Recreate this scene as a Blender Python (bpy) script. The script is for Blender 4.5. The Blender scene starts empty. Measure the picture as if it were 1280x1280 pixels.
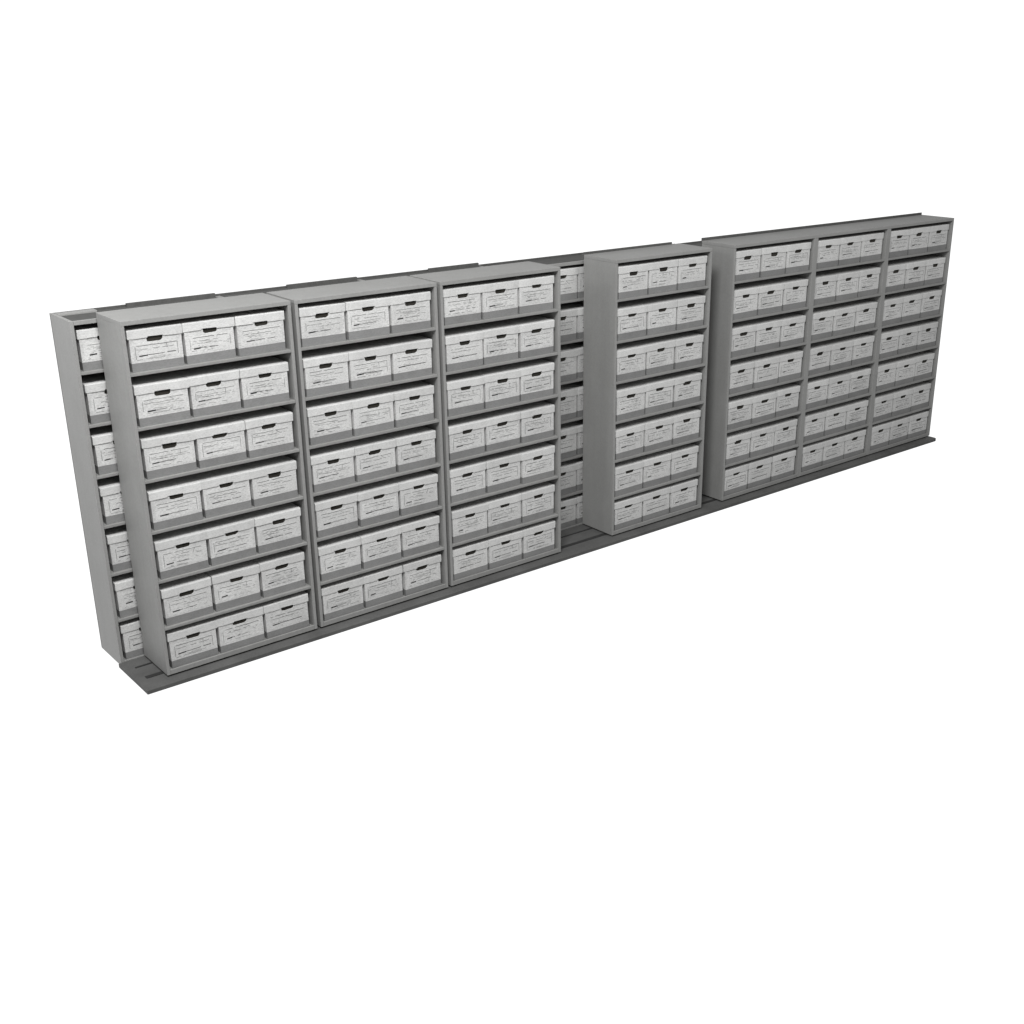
import bpy, bmesh, math, random
from mathutils import Matrix, Vector
S = bpy.context.scene
COL = S.collection
RND = random.Random(11)

# ------------------------------------------------------------------ materials
def new_mat(name):
    m = bpy.data.materials.new(name); m.use_nodes = True
    nt = m.node_tree
    b = nt.nodes['Principled BSDF']
    return m, nt, b

def ramp(nt, fac, stops):
    r = nt.nodes.new('ShaderNodeValToRGB')
    e = r.color_ramp.elements
    while len(e) < len(stops): e.new(0.5)
    for i, (p, c) in enumerate(stops):
        e[i].position = p; e[i].color = (*c, 1)
    nt.links.new(fac, r.inputs['Fac'])
    return r.outputs['Color']

def coords(nt, scale=(1, 1, 1)):
    """object coordinates, shifted by a random amount per object so repeats differ"""
    tc = nt.nodes.new('ShaderNodeTexCoord')
    oi = nt.nodes.new('ShaderNodeObjectInfo')
    mul = nt.nodes.new('ShaderNodeVectorMath'); mul.operation = 'SCALE'
    mul.inputs[0].default_value = (37.0, 53.0, 71.0)
    nt.links.new(oi.outputs['Random'], mul.inputs['Scale'])
    add = nt.nodes.new('ShaderNodeVectorMath'); add.operation = 'ADD'
    nt.links.new(tc.outputs['Object'], add.inputs[0]); nt.links.new(mul.outputs[0], add.inputs[1])
    mp = nt.nodes.new('ShaderNodeMapping'); mp.inputs['Scale'].default_value = scale
    nt.links.new(add.outputs[0], mp.inputs['Vector'])
    return mp.outputs['Vector'], oi.outputs['Random']

def noise(nt, vec, scale, detail=4, rough=0.55):
    n = nt.nodes.new('ShaderNodeTexNoise')
    n.inputs['Scale'].default_value = scale; n.inputs['Detail'].default_value = detail
    n.inputs['Roughness'].default_value = rough
    nt.links.new(vec, n.inputs['Vector'])
    return n.outputs['Fac']

def mix(nt, a, b, mode='MULTIPLY', fac=1.0):
    m = nt.nodes.new('ShaderNodeMix'); m.data_type = 'RGBA'; m.blend_type = mode
    m.inputs[0].default_value = fac
    nt.links.new(a, m.inputs[6]); nt.links.new(b, m.inputs[7])
    return m.outputs[2]

def bump(nt, b, h, strength, dist):
    n = nt.nodes.new('ShaderNodeBump'); n.inputs['Strength'].default_value = strength
    n.inputs['Distance'].default_value = dist
    nt.links.new(h, n.inputs['Height']); nt.links.new(n.outputs['Normal'], b.inputs['Normal'])

def painted(name, base, rough=0.5, var=0.12, streak=True):
    """powder coated sheet steel: faint streaks, scuffs and orange peel"""
    m, nt, b = new_mat(name)
    v, rnd = coords(nt, (6, 6, 0.35) if streak else (1, 1, 1))
    v2, _ = coords(nt)
    lo = tuple(c * (1 - var) for c in base); hi = tuple(c * (1 + var) for c in base)
    c1 = ramp(nt, noise(nt, v, 5, 5), [(0.3, lo), (0.7, hi)])
    c2 = ramp(nt, noise(nt, v2, 3.2, 6, .65), [(0.32, (.92, .92, .915)), (0.62, (1, 1, 1))])
    c3 = ramp(nt, noise(nt, v2, 90, 2), [(0.3, (.93, .93, .93)), (0.7, (1.03, 1.03, 1.03))])
    nt.links.new(mix(nt, mix(nt, c1, c2), c3), b.inputs['Base Color'])
    b.inputs['Roughness'].default_value = rough
    b.inputs['Specular IOR Level'].default_value = 0.25
    bump(nt, b, noise(nt, v2, 260, 2), 0.12, 0.001)
    return m

def card(name, base, speck=0.16, fine=0.1):
    """mottled corrugated board, a little different from box to box"""
    m, nt, b = new_mat(name)
    v, rnd = coords(nt)
    vs, _ = coords(nt, (1, 1, 2.6))
    c1 = ramp(nt, noise(nt, vs, 75, 4, .7), [(0.34, tuple(c * (1 - speck) for c in base)), (0.56, base)])
    c2 = ramp(nt, noise(nt, v, 9, 4), [(0.3, (1 - fine,) * 3), (0.66, (1.0, 1.0, 1.0))])
    c3 = ramp(nt, rnd, [(0, (.92, .92, .918)), (1, (1.03, 1.03, 1.027))])
    nt.links.new(mix(nt, mix(nt, c1, c2), c3), b.inputs['Base Color'])
    b.inputs['Roughness'].default_value = 0.85
    b.inputs['Specular IOR Level'].default_value = 0.15
    bump(nt, b, noise(nt, vs, 120, 3), 0.35, 0.0015)
    return m

PAINT = painted('grey_paint', (.325, .325, .320), .5, .03)
SHELFP = painted('grey_shelf_paint', (.30, .30, .295), .5, .05)
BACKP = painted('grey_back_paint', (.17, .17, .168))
DARKTOP = painted('dusty_unlit_dark_steel', (.10, .10, .098), .7)  # dust, plus the unlit hollow of the rear tops put into the colour
DECK = painted('dark_deck_laminate', (.11, .11, .109), .65, .16, False)
RAIL = painted('rail_channel', (.035, .035, .035), .6, .2, False)
CARR = painted('carriage_steel', (.05, .05, .05), .7)
WHITE = card('white_board', (.75, .75, .745), .3, .12)
LIDM = card('white_lid_board', (.755, .755, .75), .2, .1)
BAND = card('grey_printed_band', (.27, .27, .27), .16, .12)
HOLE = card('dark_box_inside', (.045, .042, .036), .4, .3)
INK = card('grey_ink', (.27, .27, .27), .5, .4)
INKL = card('faint_ink', (.42, .42, .42), .4, .3)
INKD = card('black_ink', (.035, .035, .035), .3, .3)

# ------------------------------------------------------------------ mesh helpers
def box(bm, x0, x1, y0, y1, z0, z1, mi=0):
    vs = [bm.verts.new((x, y, z)) for z in (z0, z1) for y in (y0, y1) for x in (x0, x1)]
    for f in ((0, 2, 3, 1), (4, 5, 7, 6), (0, 1, 5, 4), (2, 6, 7, 3), (0, 4, 6, 2), (1, 3, 7, 5)):
        bm.faces.new([vs[i] for i in f]).material_index = mi

def mesh_obj(name, bm, mats, parent=None, bevel=0.0):
    if bevel:
        bmesh.ops.bevel(bm, geom=list(bm.edges), offset=bevel, segments=2, affect='EDGES', profile=.6)
    bmesh.ops.recalc_face_normals(bm, faces=list(bm.faces))
    me = bpy.data.meshes.new(name); bm.to_mesh(me); bm.free()
    for m in (mats if isinstance(mats, (list, tuple)) else [mats]): me.materials.append(m)
    o = bpy.data.objects.new(name, me); COL.objects.link(o)
    o.parent = parent
    return o

def slab(name, dims, mat, parent, bevel=0.0015):
    bm = bmesh.new(); box(bm, *dims)
    return mesh_obj(name, bm, mat, parent, bevel)

def thing(name, label, cat, loc, group=None, rz=0.0):
    o = bpy.data.objects.new(name, None); COL.objects.link(o)
    o.empty_display_size = 0.1
    o.location = loc; o.rotation_euler = (0, 0, rz)
    o['label'] = label; o['category'] = cat
    if group: o['group'] = group
    return o

# ------------------------------------------------------------------ measures (metres)
H, D, W, HT = 2.20, 0.367, 1.0396, 2.176
T = 0.020
UNDER = [1.885, 1.566, 1.248, 0.929, 0.612, 0.300]     # underside of the shelves, top to bottom
ST = 0.017
FLOORS = [u + ST for u in UNDER] + [0.022]             # where the boxes stand, top row first
DECKZ = -0.012

# ------------------------------------------------------------------ shelving
def shelving(label, x, width, bays=1, y=0.0, zb=0.0, depth=D, top='closed', upstand=None, group=None, height=H):
    t = thing('shelving_unit', label, 'shelving', (x, y, zb), group)
    h = height
    ht = height - .024
    tp = 0.026 if top == 'closed' else 0.0
    for a in (0, width - T):
        slab('side_panel', (a, a + T, 0, depth, 0.0, h - tp if top == 'closed' or x < 0 and a == 0 else h - .013), PAINT, t)
    DV = 0.056
    inner = (width - 2 * T - DV * (bays - 1)) / bays
    lefts = [T + i * (inner + DV) for i in range(bays)]
    for i in range(1, bays):
        slab('divider', (lefts[i] - DV + .0005, lefts[i] - .0005, 0.001, depth - .012, 0.0, h - tp - .0005), PAINT, t)
    for L in lefts:
        for k, u in enumerate(UNDER):
            slab('shelf', (L + .001, L + inner - .001, 0.0015, depth - .012, u, u + ST), SHELFP, t)
        slab('shelf', (L + .001, L + inner - .001, 0.012, depth - .012, 0.004, 0.021), SHELFP, t)
        slab('kick_plate', (L + .001, L + inner - .001, 0.0005, 0.0115, 0.0, 0.031), SHELFP, t)
    up = 0.0
    if top == 'closed':
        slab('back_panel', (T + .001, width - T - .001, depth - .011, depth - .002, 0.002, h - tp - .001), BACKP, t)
    else:
        slab('back_panel', (0, width, depth + .0005, depth + .009, 0.002, h - .0005), DARKTOP, t, .0005)
    if top == 'closed':
        slab('top_panel', (0, width, 0, depth, h - tp + .0006, h), PAINT, t, .002)
        if upstand:
            slab('rear_upstand', (upstand[0], upstand[1], depth + .001, depth + .008, h - .03, h + upstand[2]), DARKTOP, t, .001)
    else:
        # open rim round a sunken cover, coloured dark like an unlit hollow
        slab('header_rail', (T + .001, width - T - .001, 0.0, 0.02, ht, h - .0005), PAINT, t)
        slab('top_panel', (T + .001, width - T - .001, 0.0215, depth - .012, ht - .001, h - .012), DARKTOP, t)
        if upstand:
            slab('rear_lip', (upstand[0], upstand[1], depth - .030, depth - .0125, h - .02, h + upstand[2]), DARKTOP, t, .001)
    if zb == 0: slab('carriage', (0.03, width - .03, 0.02, depth - .01, DECKZ, -.0005), CARR, t, 0)
    return t, [(x + L, inner) for L in lefts]

# ------------------------------------------------------------------ record boxes
BW, BH, BD = 0.1505, 0.236, 0.335      # half width, height, depth of the carton
def hole_outline(r):
    hw = 0.047 * r.uniform(.92, 1.05); z1 = 0.2000; z0 = z1 - 0.0360 * r.uniform(.9, 1.08)
    cx = r.uniform(-.006, .006); s = r.uniform(.0, .009); s2 = r.uniform(.0, .009)
    return [(cx - hw, z1), (cx - hw + s * .3, z0 + .009), (cx - hw + s + .004, z0 + .002), (cx - hw + s + .012, z0),
            (cx + hw - s2 - .012, z0 + r.uniform(-.001, .002)), (cx + hw - s2 - .004, z0 + .003), (cx + hw - s2 * .3, z0 + .01), (cx + hw, z1)]

def body_mesh(r):
    bm = bmesh.new()
    j = lambda a: r.uniform(-a, a)
    zb = 0.050
    bl, br = -BW + j(.0015), BW + j(.0015)
    zl, zr = zb + j(.002), zb + j(.002)
    V = bm.verts.new
    f00, f10 = V((bl, 0, 0)), V((br, 0, 0))
    f01, f11 = V((bl, 0, zl)), V((br, 0, zr))
    f02, f12 = V((bl + j(.001), 0, BH)), V((br + j(.001), 0, BH))
    k00, k10 = V((-BW, BD, 0)), V((BW, BD, 0))
    k02, k12 = V((-BW, BD, BH)), V((BW, BD, BH))
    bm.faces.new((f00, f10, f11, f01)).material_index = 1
    hp = [V((x, 0, z)) for x, z in hole_outline(r)]
    he = [bm.edges.new((hp[i], hp[(i + 1) % len(hp)])) for i in range(len(hp))]
    oe = [bm.edges.get((f01, f11)) or bm.edges.new((f01, f11)), bm.edges.new((f11, f12)), bm.edges.new((f12, f02)), bm.edges.new((f02, f01))]
    bmesh.ops.triangle_fill(bm, edges=he + oe, use_beauty=True)
    hq = [V((v.co.x, 0.006, v.co.z)) for v in hp]
    n = len(hp)
    for i in range(n):
        bm.faces.new((hp[i], hp[(i + 1) % n], hq[(i + 1) % n], hq[i]))
    k01, k11 = V((-BW, BD, zb)), V((BW, BD, zb))
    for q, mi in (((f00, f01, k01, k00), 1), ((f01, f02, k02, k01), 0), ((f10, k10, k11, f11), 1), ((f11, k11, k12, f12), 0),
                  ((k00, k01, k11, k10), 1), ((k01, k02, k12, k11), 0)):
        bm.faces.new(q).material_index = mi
    bm.faces.new((f00, k00, k10, f10)); bm.faces.new((f02, f12, k12, k02))
    bmesh.ops.recalc_face_normals(bm, faces=list(bm.faces))
    me = bpy.data.meshes.new('body'); bm.to_mesh(me); bm.free()
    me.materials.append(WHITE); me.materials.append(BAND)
    return me

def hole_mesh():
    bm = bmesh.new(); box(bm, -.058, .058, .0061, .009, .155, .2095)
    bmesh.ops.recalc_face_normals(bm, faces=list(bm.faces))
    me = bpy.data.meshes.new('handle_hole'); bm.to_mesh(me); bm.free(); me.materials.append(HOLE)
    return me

def lid_mesh(r):
    """shallow telescoping lid with slightly wavy lower edge and soft corners"""
    bm = bmesh.new()
    n = 8
    z0, z1 = 0.187, 0.2400
    xl, xr = -.1592 + r.uniform(-.001, .001), .1592 + r.uniform(-.001, .001)
    tilt = r.uniform(-.002, .002); sag = r.uniform(-.0015, .0035)
    rows = []
    nl, nr = -.047 + r.uniform(-.004, .004), .047 + r.uniform(-.004, .004); nh = r.uniform(.004, .009)
    ss = [0, .12, .24, (nl - xl) / (xr - xl), (nl + .003 - xl) / (xr - xl), .5, (nr - .003 - xl) / (xr - xl), (nr - xl) / (xr - xl), .76, .88, 1]
    n = len(ss) - 1
    for i, s in enumerate(ss):
        x = xl + (xr - xl) * s
        up = nh if 4 <= i <= 6 else 0.0
        w = tilt * (s - .5) * 2 + sag * (1 - (2 * s - 1) ** 2) + r.uniform(-.0007, .0007)
        cr = .003 if i in (0, n) else 0
        rows.append([bm.verts.new(c) for c in ((x, -.0055 + cr, z0 + w + up), (x, -.0065 + cr, z1 - .006 + w * .3), (x, -.0045 + cr, z1 + w * .3),
                                                (x, .17, z1 + .0015 + w * .3), (x, .343, z1), (x, .343, z0))])
    for a, b in zip(rows, rows[1:]):
        for q in range(5): bm.faces.new((a[q], b[q], b[q + 1], a[q + 1]))
        bm.faces.new((a[5], b[5], b[0], a[0]))
    bm.faces.new(rows[0]); bm.faces.new(rows[-1][::-1])
    bmesh.ops.recalc_face_normals(bm, faces=list(bm.faces))
    me = bpy.data.meshes.new('lid'); bm.to_mesh(me); bm.free(); me.materials.append(LIDM)
    return me

def label_mesh(r):
    """printed panel on the carton front: frame, ruled lines, small squiggles and one heavy dash"""
    bm = bmesh.new()
    Y0, Y1 = -.0013, -.0003
    box(bm, -.134, .134, -.0007, .0008, .060, .156, 2)
    def stroke(pts, th, mi):
        for (xa, za), (xb, zb) in zip(pts, pts[1:]):
            d = Vector((xb - xa, zb - za)); 
            if d.length < 1e-5: continue
            p = Vector((-d.y, d.x)).normalized() * th / 2
            q = [(xa + p.x, za + p.y), (xa - p.x, za - p.y), (xb - p.x, zb - p.y), (xb + p.x, zb + p.y)]
            f = [bm.verts.new((a, Y0, b)) for a, b in q]; k = [bm.verts.new((a, Y1, b)) for a, b in q]
            bm.faces.new(f).material_index = mi
            for i in range(4): bm.faces.new((f[i], f[(i + 1) % 4], k[(i + 1) % 4], k[i])).material_index = mi
    def line(x0, x1, z, th, mi=0, gap=.12, wav=.0015, slope=0.0):
        n = max(3, int((x1 - x0) / .016)); zz = z; run = []
        for i in range(n + 1):
            s = i / n; x = x0 + (x1 - x0) * s
            zz = z + slope * (x - x0) + r.uniform(-wav, wav)
            if r.random() < gap and run:
                if len(run) > 1: stroke(run, th * r.uniform(.8, 1.25), mi)
                run = []
            run.append((x, zz))
        if len(run) > 1: stroke(run, th * r.uniform(.8, 1.25), mi)
    L, R_ = -.122 + r.uniform(-.004, .004), .122 + r.uniform(-.006, .004)
    zt, zbm = .150 + r.uniform(-.004, .003), .068 + r.uniform(-.003, .004)
    line(L + r.uniform(0, .02), R_, zt, .0030, 0, .06)
    if r.random() < .7: stroke([(L, zt - r.uniform(0, .01)), (L, zbm + r.uniform(0, .03))], .0024, 0)
    if r.random() < .5: stroke([(R_, zt), (R_, zbm + r.uniform(0, .02))], .0022, 0)
    if r.random() < .6: stroke([(.06 + r.uniform(-.03, .03), zt), (.062, zt - r.uniform(.015, .03))], .0024, 0)
    line(L + .006, R_ - r.uniform(0, .08), zt - .022 + r.uniform(-.003, .003), .0022, 0, .25, .0022)
    if r.random() < .7: line(L + r.uniform(.01, .12), R_, zt - .036 + r.uniform(-.004, .004), .002, 0, .3, .0026)
    zd = .086 + r.uniform(-.004, .004)
    x1 = L + .012 + r.uniform(0, .012); dl = r.uniform(.035, .055)
    stroke([(x1, zd - .001), (x1 + dl, zd + .001)], .0075 * r.uniform(.75, 1.1), 1)
    if r.random() < .85: line(x1 + dl, R_ - r.uniform(0, .09), zd + .0015, .0032, 0 if r.random() < .6 else 1, .12, .0016, .012)
    if r.random() < .6: line(L + .004, R_ - r.uniform(.0, .12), zbm, .002, 0, .35, .0015)
    for _ in range(r.randint(2, 4)):                   # faint ruled lines
        x = r.uniform(L, -.02); line(x, x + r.uniform(.06, .13), r.uniform(zbm, zt - .01), .0018, 3, .15, .0016)
    for _ in range(r.randint(3, 9)):                  # small print, too small to read
        x = r.uniform(L + .01, R_ - .02); z = r.uniform(zbm + .004, zt - .006)
        p = [(x, z)]
        for _ in range(r.randint(1, 3)): p.append((p[-1][0] + r.uniform(.003, .009), z + r.uniform(-.004, .004)))
        stroke(p, r.uniform(.0014, .0024), 3)
    bmesh.ops.recalc_face_normals(bm, faces=list(bm.faces))
    me = bpy.data.meshes.new('printed_label'); bm.to_mesh(me); bm.free()
    me.materials.append(INK); me.materials.append(INKD); me.materials.append(WHITE); me.materials.append(INKL)
    return me

def make_record_box():
    t = thing('record_box', 'white record box', 'box', (0, 0, 0), 'record boxes on the shelves')
    for nm, me in (('body', BODIES[0]), ('lid', LIDS[0]), ('handle_hole', HOLEM), ('printed_label', LABELS[0])):
        o = bpy.data.objects.new(nm, me); COL.objects.link(o); o.parent = t
    return t
BODIES = [body_mesh(RND) for _ in range(10)]
LIDS = [lid_mesh(RND) for _ in range(9)]
LABELS = [label_mesh(RND) for _ in range(24)]
HOLEM = hole_mesh()
PROTO = None
def copy_box():
    t = PROTO.copy(); COL.objects.link(t)
    for ch in PROTO.children:
        c = ch.copy(); COL.objects.link(c); c.parent = t
    return t

ROWN = ['top shelf', 'second shelf from top', 'third shelf from top', 'middle shelf', 'third shelf from bottom', 'second shelf from bottom', 'bottom shelf']
COLN = ['left', 'centre', 'right']
used = False
def fill(bay, where, y=0.0, cols=(0, 1, 2), shift=0.0, zb=0.0):
    global PROTO
    left, inner = bay
    for r_, z in enumerate(FLOORS):
        for c in cols:
            if PROTO is None:
                PROTO = t = make_record_box()
            else:
                t = copy_box()
            x = left + .0165 + .1595 + .3215 * c + RND.uniform(-.0015, .0015) + shift
            t.location = (x, y + .021 + RND.uniform(-.004, .006), z + zb + .0006)
            t.rotation_euler = (0, 0, RND.uniform(-.012, .012))
            t['label'] = '%s white record box on the %s of %s' % (COLN[c], ROWN[r_], where)
            for ch in t.children:
                k = ch.name.split('.')[0]
                if k == 'body': ch.data = RND.choice(BODIES)
                elif k == 'lid':
                    ch.data = RND.choice(LIDS); ch.rotation_euler = (0, RND.uniform(-.006, .006), RND.uniform(-.006, .006))
                elif k == 'printed_label': ch.data = RND.choice(LABELS)

G = 0.0268
FG, RG = 'front row of shelving units', 'rear row of shelving units'
X2 = W + G; X3 = 2 * X2; X4 = 3.7117; X5 = 5.0123; W5 = 3.1478
u, b = shelving('leftmost front shelving unit, pale grey top and full left side showing', 0, W, group=FG); fill(b[0], 'leftmost front unit')
u, b = shelving('front shelving unit between the leftmost one and the one by the gap', X2, W, group=FG); fill(b[0], 'second front unit from left')
u, b = shelving('front shelving unit of white boxes standing just left of the open gap', X3, W, group=FG); fill(b[0], 'front unit left of gap')
u, b = shelving('lone narrow front shelving unit standing between the open gap and wide unit', X4, W, upstand=(.0, .95, .018), group=FG); fill(b[0], 'lone unit right of gap')
u, b = shelving('wide three-bay grey shelving unit standing at the right end of front row', X5, W5, 3, upstand=(.0, W5 - .005, .022), group=FG)
for q, nm in zip(b, ('left', 'middle', 'right')): fill(q, '%s bay of wide unit' % nm)

# rear row, a little lower, with sunken dark tops
YR, DR, XR, PR, ZR = D + .02, 0.335, -.146, 1.0405, DECKZ - .028
LIPS = {0: (.445, 1.018), 1: (.485, 1.018), 2: (.575, 1.018)}
RLAB = ['rear shelving unit sticking out at the left end, dark sunken top',
        'rear shelving unit mostly hidden behind second front unit from left',
        'rear shelving unit hidden behind the front unit left of gap',
        'rear shelving unit seen through the open gap in the front row',
        'rear shelving unit hidden behind the lone narrow front unit',
        'rear shelving unit whose dark top peeks out beside the wide unit']
rear = []
for i, l in enumerate(RLAB):
    u, b = shelving(l, XR + PR * i, W, y=YR, zb=ZR, depth=DR, top='open', upstand=(LIPS[i][0], LIPS[i][1], .011) if i in LIPS else None, group=RG, height=H - (0, 0, 0, .008, .024, .026)[i])
    rear.append(b)
fill(rear[0][0], 'rear unit at left end', y=YR, cols=(0, 1), zb=ZR)
fill(rear[3][0], 'rear unit seen through gap', y=YR, shift=.03, zb=ZR)
# pale folded rim along the open end of the first rear unit
first_rear = [o for o in bpy.data.objects if o.get('label') == RLAB[0]][0]
slab('top_rim', (0.0205, .25, DR - .075, DR - .0125, H - .0115, H + .001), PAINT, first_rear, .002)

# ------------------------------------------------------------------ track platform
pf = thing('track_platform', 'long low dark grey platform with recessed rails carrying both rows', 'platform', (0, 0, 0))
PX0, PX1, PY0, PY1 = -.165, 8.175, -.085, .380
bm = bmesh.new()
def deck_outline():
    r = .03
    pts = [(PX0, PY0)]
    for k in range(7):
        a = -math.pi / 2 + k * math.pi / 12
        pts.append((PX1 - r + r * math.cos(a), PY0 + r + r * math.sin(a)))
    pts += [(PX1, PY1), (PX0, PY1)]
    return pts
lo = [bm.verts.new((x, y, DECKZ - .028)) for x, y in deck_outline()]
hi = [bm.verts.new((x, y, DECKZ - .001)) for x, y in deck_outline()]
bm.faces.new(lo[::-1]); bm.faces.new(hi)
for i in range(len(lo)):
    bm.faces.new((lo[i], lo[(i + 1) % len(lo)], hi[(i + 1) % len(lo)], hi[i]))
mesh_obj('deck', bm, DECK, pf, .003)
for y, w in ((.085, .034), (.255, .016)):
    slab('rail', (PX0 + .06, PX1 - .06, y - w / 2, y + w / 2, DECKZ - .006, DECKZ + .003), RAIL, pf, .001)

# ------------------------------------------------------------------ light: white studio backdrop with one large soft lamp, high front left, and added fills
wd = bpy.data.worlds.new('World'); S.world = wd; wd.use_nodes = True
nt = wd.node_tree
bg = nt.nodes['Background']
tc = nt.nodes.new('ShaderNodeTexCoord'); sp = nt.nodes.new('ShaderNodeSeparateXYZ')
nt.links.new(tc.outputs['Generated'], sp.inputs[0])
def smooth(sock, a, b):
    m = nt.nodes.new('ShaderNodeMapRange'); m.interpolation_type = 'SMOOTHSTEP'
    m.inputs['From Min'].default_value = a; m.inputs['From Max'].default_value = b
    nt.links.new(sock, m.inputs['Value']); return m.outputs['Result']
mu = nt.nodes.new('ShaderNodeMath'); mu.operation = 'MULTIPLY'
nt.links.new(smooth(sp.outputs['Y'], -.25, .12), mu.inputs[0]); nt.links.new(smooth(sp.outputs['Z'], .30, .09), mu.inputs[1])
rg = nt.nodes.new('ShaderNodeMapRange')
rg.inputs['To Min'].default_value = 0.25; rg.inputs['To Max'].default_value = 1.12
nt.links.new(mu.outputs[0], rg.inputs['Value'])
nt.links.new(rg.outputs['Result'], bg.inputs['Strength'])
bg.inputs['Color'].default_value = (1, 1, 1, 1)

def lamp(name, loc, target, sx, sy, watts, col):
    la = bpy.data.lights.new(name, 'AREA'); la.shape = 'RECTANGLE'; la.size = sx; la.size_y = sy
    la.energy = watts; la.color = col
    o = bpy.data.objects.new(name, la); COL.objects.link(o); o.location = loc
    o.rotation_euler = (Vector(target) - Vector(loc)).to_track_quat('-Z', 'Y').to_euler()
lamp('ceiling_panel', (-1.0, -4.0, 7.2), (1.0, -.2, 1.3), 2.6, 2.0, 590, (1.0, 1.0, .992))
lamp('far_fill', (5.6, -5.0, 5.8), (6.2, -.2, 1.3), 2.2, 2.0, 112, (1.0, 1.0, .992))  # added fill, lifts the wide unit where the main lamp falls off
lamp('side_fill', (-1.8, -.5, 4.0), (0, .1, 1.3), .9, .9, 36, (1.0, 1.0, .992))  # added fill, brightens the side and top at the left end

# ------------------------------------------------------------------ camera
cd = bpy.data.cameras.new('camera'); cam = bpy.data.objects.new('camera', cd); COL.objects.link(cam)
Rm = [[0.7583138375002556, -0.6518739975841606, 0.004518310445433024], [-0.23099650565769453, -0.27518272327384685, -0.9332283124645994], [0.6095906316779897, 0.7066362289645465, -0.3592554824706153]]
M = Matrix(((Rm[0][0], -Rm[1][0], -Rm[2][0]), (Rm[0][1], -Rm[1][1], -Rm[2][1]), (Rm[0][2], -Rm[1][2], -Rm[2][2]))).to_4x4()
M.translation = (-2.3289374, -6.6024366, 3.491868)
cam.matrix_world = M
cd.sensor_width = 36; cd.lens = 36 * 1480.568 / 1280
cd.shift_x = (640 - 724.7675) / 1280; cd.shift_y = (662.32 - 640) / 1280
cd.clip_end = 200
S.camera = cam
S.view_settings.view_transform = 'Standard'; S.view_settings.look = 'None'
S.view_settings.exposure = 0; S.view_settings.gamma = 1
S.view_settings.use_curve_mapping = False
S.render.film_transparent = False
